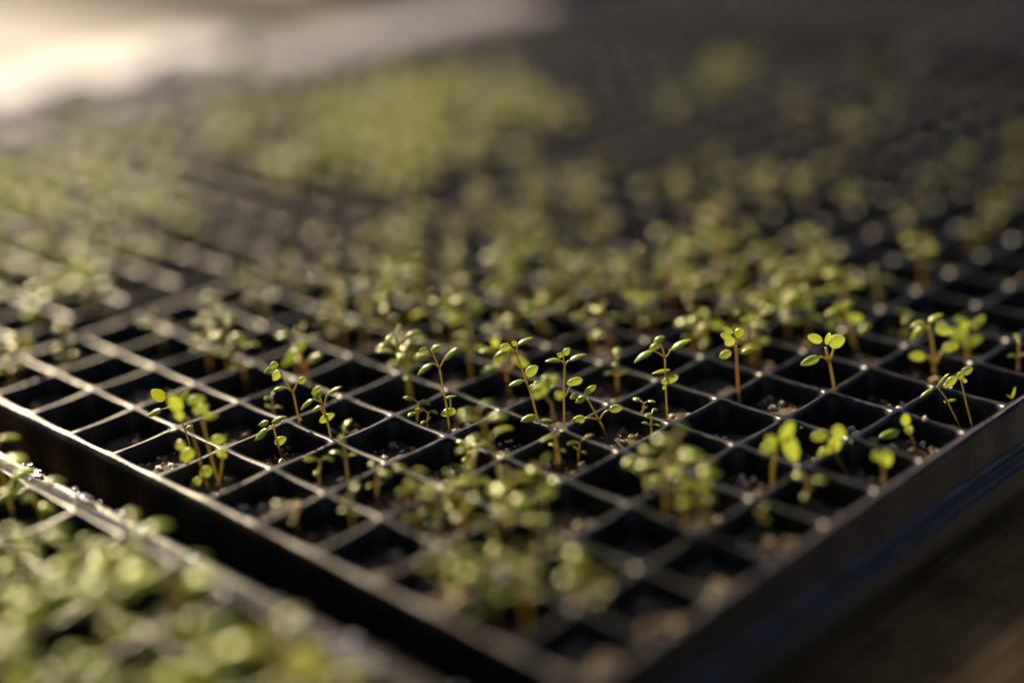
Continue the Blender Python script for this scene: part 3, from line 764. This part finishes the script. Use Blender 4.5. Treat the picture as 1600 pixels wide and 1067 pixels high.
# nearest plants of the middle tray, by where they root in the photo
for px, py, kd, sc in [(452, 838, K_small, .9), (545, 765, K_small, 1.2), (590, 795, K_small, 1.0), (560, 840, K_small, .9), (660, 690, K_small, .8),
    (786, 782, K_tall, 1.12), (875, 738, K_small, 1.0), (905, 728, K_small, .75),
    (655, 850, K_mid, .9), (690, 868, K_mid, .85), (735, 862, K_tall, .85), (775, 898, K_mid, .9), (805, 850, K_tall, .95), (850, 866, K_mid, .9), (868, 888, K_mid, .8), (700, 820, K_mid, .8), (745, 800, K_mid, .85), (640, 815, K_small, 1.1), (835, 815, K_mid, .8),
    (690, 985, K_mid, .9), (735, 965, K_tall, .8), (770, 1005, K_mid, 1.0), (825, 990, K_tall, .85), (900, 980, K_mid, 1.0), (930, 990, K_small, 1.1),
    (1040, 822, K_tall, .9), (1070, 838, K_tall, 1.15), (1100, 828, K_tall, .95), (1030, 800, K_mid, 1.0), (1110, 855, K_mid, .95),
    (640, 676, K_small, 1.0), (735, 738, K_small, .9), (500, 770, K_small, .9), (1000, 668, K_small, .8), (420, 672, K_small, .8),
    (1035, 694, K_small, .9), (1258, 800, K_small, .95), (1190, 838, K_small, .6), (1590, 592, K_small, 1.0), (965, 618, K_small, 1.1), (740, 600, K_tall, .8), (650, 632, K_tall, 1.05), (22, 610, K_mid, .8), (50, 596, K_mid, .9), (8, 580, K_mid, .9), (1118, 392, K_ochre, 1.0), (385, 612, K_mid, .9), (330, 590, K_mid, .9), (255, 560, K_mid, .8), (620, 560, K_mid, 1.0), (690, 560, K_tall, .9), (540, 560, K_mid, .9), (655, 625, K_mid, 1.1)]:
    plant_px(px, py, kd, sc)

# density of the blurred crowd behind the focus, read off the photo
def dens_main(px, py):
    if py > 640: return 0
    for (x0, x1, y0, y1, d) in [(30, 100, 560, 640, .0), (0, 120, 520, 600, 1.0), (290, 440, 500, 640, .75), (440, 640, 450, 600, 1.6), (640, 950, 430, 600, 2.0), (950, 1290, 440, 590, 3.0),
                                (1290, 1440, 440, 560, 1.0), (1440, 1600, 430, 560, .45), (300, 560, 400, 500, 1.0), (560, 960, 330, 440, 1.35), (960, 1280, 380, 430, .6),
                                (500, 960, 260, 330, .5), (1060, 1260, 280, 380, .5), (1380, 1600, 300, 430, .4), (960, 1400, 300, 380, .12), (1300, 1400, 180, 300, .4)]:
        if x0 <= px < x1 and y0 <= py < y1: return d
    return .02
taken = set(cell_of(p.x, p.y) for p, _ in PLANTS)
for j in range(24):
    for i in range(-4, 8):
        c = Vector(((i + .5) * PITCH, (j + .5) * PITCH, SOIL_Z)); px, py, dp = pix(c)
        if px < -40 or px > 1640: continue
        d = dens_main(px, py)
        if (i, j) in taken: d = min(d, .25)
        n_ = int(d) + (1 if rs.random() < d - int(d) else 0)
        for _ in range(min(n_, 3)):
            q = c + Vector((rs.uniform(-.006, .006), rs.uniform(-.006, .006), 0))
            SEED.append((q, K_mid if rs.random() < .6 else K_tall, rs.uniform(.72, 1.0), 'main', None))
def dens_left(px, py):
    for (x0, x1, y0, y1, d) in [(-40, 290, 300, 560, .95), (-40, 260, 230, 300, .5), (380, 480, 190, 330, .9), (480, 600, 170, 330, 1.3), (580, 720, 150, 320, 1.9), (720, 800, 150, 330, 1.0), (800, 870, 170, 330, .7), (870, 960, 200, 330, .35), (300, 420, 130, 260, .6), (260, 600, 330, 460, .18), (1040, 1180, 140, 230, .5)]:
        if x0 <= px < x1 and y0 <= py < y1: return d
    return .015
for j in range(24):
    for i in range(12):
        c = Vector((-16.8 * PITCH + (i + .5) * PITCH, (j + .85) * PITCH, SOIL_Z)); px, py, dp = pix(c)
        if px < -60 or px > 1640 or py > 560: continue
        d = dens_left(px, py); n_ = int(d) + (1 if rs.random() < d - int(d) else 0)
        for _ in range(n_):
            q = c + Vector((rs.uniform(-.006, .006), rs.uniform(-.006, .006), 0))
            lime = 580 < pix(q)[0] < 700 and 190 < pix(q)[1] < 310
            SEED.append((q, K_lime if lime else K_broad_low if px < 300 else K_far, rs.uniform(.85, 1.1), 'left', None))
for px, py, sc in [(12, 815, .95), (75, 835, .8), (20, 915, .8), (215, 945, .9), (120, 950, .8), (40, 965, .85), (170, 1010, .9), (10, 1060, .9), (70, 1020, .9), (265, 1040, 1.0), (165, 1085, .9),
                   (20, 1110, 1.0), (330, 1110, 1.05), (440, 1140, 1.1), (510, 1165, 1.1), (100, 1160, 1.0), (250, 1170, 1.0), (390, 1200, 1.0)]:
    plant_px(px, py, K_broad if px < 420 else K_lime, sc, 'front')

def add_copy(kind, pos, scale, rz, label, cat, group):
    root = empty('seedling', pos, label, cat, group); root.scale = (scale,) * 3; root.rotation_euler = (0, 0, rz)
    for nm, me in kind:
        o = bpy.data.objects.new(nm, me); COL.objects.link(o); o.parent = root
    return root
# nearest 270 as things, the rest together
SEED.sort(key=lambda s: (s[0] - CAM).length)
LIMIT = 300 - len(PLANTS)
bycell = {}
for s in SEED[:LIMIT]:
    if s[3] == 'main': bycell.setdefault(cell_of(s[0].x, s[0].y), []).append(s)
herocells = {}
for p, o in PLANTS: herocells.setdefault(cell_of(p.x, p.y), []).append(o)
rest = MB(); rest_m = []; mats_rest = [M_leaf, M_leaf_b, M_leaf_l, M_stem, M_stem_r, M_stem_g]
for n_, s in enumerate(SEED):
    p, kinds, sc, which, lab = s
    k = rs.choice(kinds); rz = rs.uniform(0, 6.28)
    if n_ >= LIMIT:
        M_ = Matrix.Translation(p) @ Matrix.Rotation(rz, 4, 'Z') @ Matrix.Scale(sc, 4)
        for nm, me in k:
            rest.add([M_ @ v.co for v in me.vertices], [tuple(q.vertices) for q in me.polygons])
            rest_m += [mats_rest.index(me.materials[0])] * len(me.polygons)
        continue
    if which == 'front':
        lb, gp = 'blurred broad-leaved green seedling in the tray filling the lower left corner', 'broad-leaved seedlings in the corner tray'
    elif which == 'left':
        qx, qy, _ = pix(p)
        if qx < 330: lb, gp = 'blurred broad seedling in the far tray at the left edge of the photo', 'seedlings at the left end of the far tray'
        elif 580 < qx < 700 and 190 < qy < 310: lb, gp = 'bright lime seedling in the glowing yellow-green clump at top centre', 'lime clump in the far tray'
        elif qx < 640: lb, gp = 'blurred olive seedling in the far tray, left of the lime clump', 'far tray seedlings left of the lime clump'
        else: lb, gp = 'blurred olive seedling in the far tray, right of the lime clump', 'far tray seedlings right of the lime clump'
    else:
        gp = 'seedlings growing in the middle tray'
        ci, cj = cell_of(p.x, p.y)
        if cj >= 12:
            lb = 'tiny blurred seedling in the back half of the middle tray'
            if kinds is K_ochre: lb = 'ochre yellow blurred seedling standing out among green ones behind the middle crowd'
            gp = 'seedlings in the back half of the middle tray'
        else:
            ps = sorted(bycell[(ci, cj)], key=lambda t: -t[0].x + t[0].y * .01); me_i = [q is s for q in ps].index(True)
            nm_ = {1: ['small green seedling'], 2: ['rightmost of two green seedlings', 'leftmost of two green seedlings'],
                   3: ['rightmost of three green seedlings', 'middle of three green seedlings', 'leftmost of three green seedlings']}.get(len(ps), ['green seedling'] * 30)[me_i]
            # order by place across the picture
            order = sorted(ps, key=lambda t: pix(t[0])[0]); me_i = [q is s for q in order].index(True)
            if len(ps) == 2: nm_ = ('left', 'right')[me_i] + ' one of two seedlings'
            elif len(ps) == 3: nm_ = ('left', 'middle', 'right')[me_i] + ' one of three seedlings'
            elif len(ps) > 3: nm_ = ORD[min(me_i + 1, 12)] + ' seedling from left'
            elif (ci, cj) in herocells: nm_ = 'plainer extra green seedling'
            lb = f'{nm_}, {ORD[cj + 1]} row behind front left rim, {ORD[8 - ci]} cell from right rim'
    add_copy(k, p, sc, rz, lb, 'seedling', gp)
if rest.v:
    o = mesh_obj('distant_seedlings', rest.v, rest.f, None, mats=mats_rest, fm=rest_m); tag(o, kind='stuff')

# ------------------------------------------------------------------ pale frost cloth folded over the far side of the bench
cv = []; cf = []; NU, NV = 60, 14; r = random.Random(3)
y0c, y1c = 0.19, 0.42
for i in range(NU + 1):
    for j in range(NV + 1):
        u = i / NU; w = j / NV
        y = y0c + (y1c - y0c) * u
        x = BX0 - 0.040 - 0.30 * w
        fold = 0.003 * math.sin(u * 19 + w * 2.0) + 0.0015 * math.sin(u * 43 + w * 5 + 1)
        z = BENCH_Z + 0.030 + fold - 0.07 * w ** 1.7
        cv.append((x + .006 * math.sin(u * 23), y, z))
for i in range(NU):
    for j in range(NV):
        a0 = i * (NV + 1) + j; cf.append((a0, a0 + NV + 1, a0 + NV + 2, a0 + 1))
cl = mesh_obj('frost_cloth', cv, cf, M_cloth)
sm = cl.modifiers.new('thickness', 'SOLIDIFY'); sm.thickness = 0.0008
tag(cl, 'crumpled cream white frost cloth hanging over the pale rail at upper left', 'cloth')
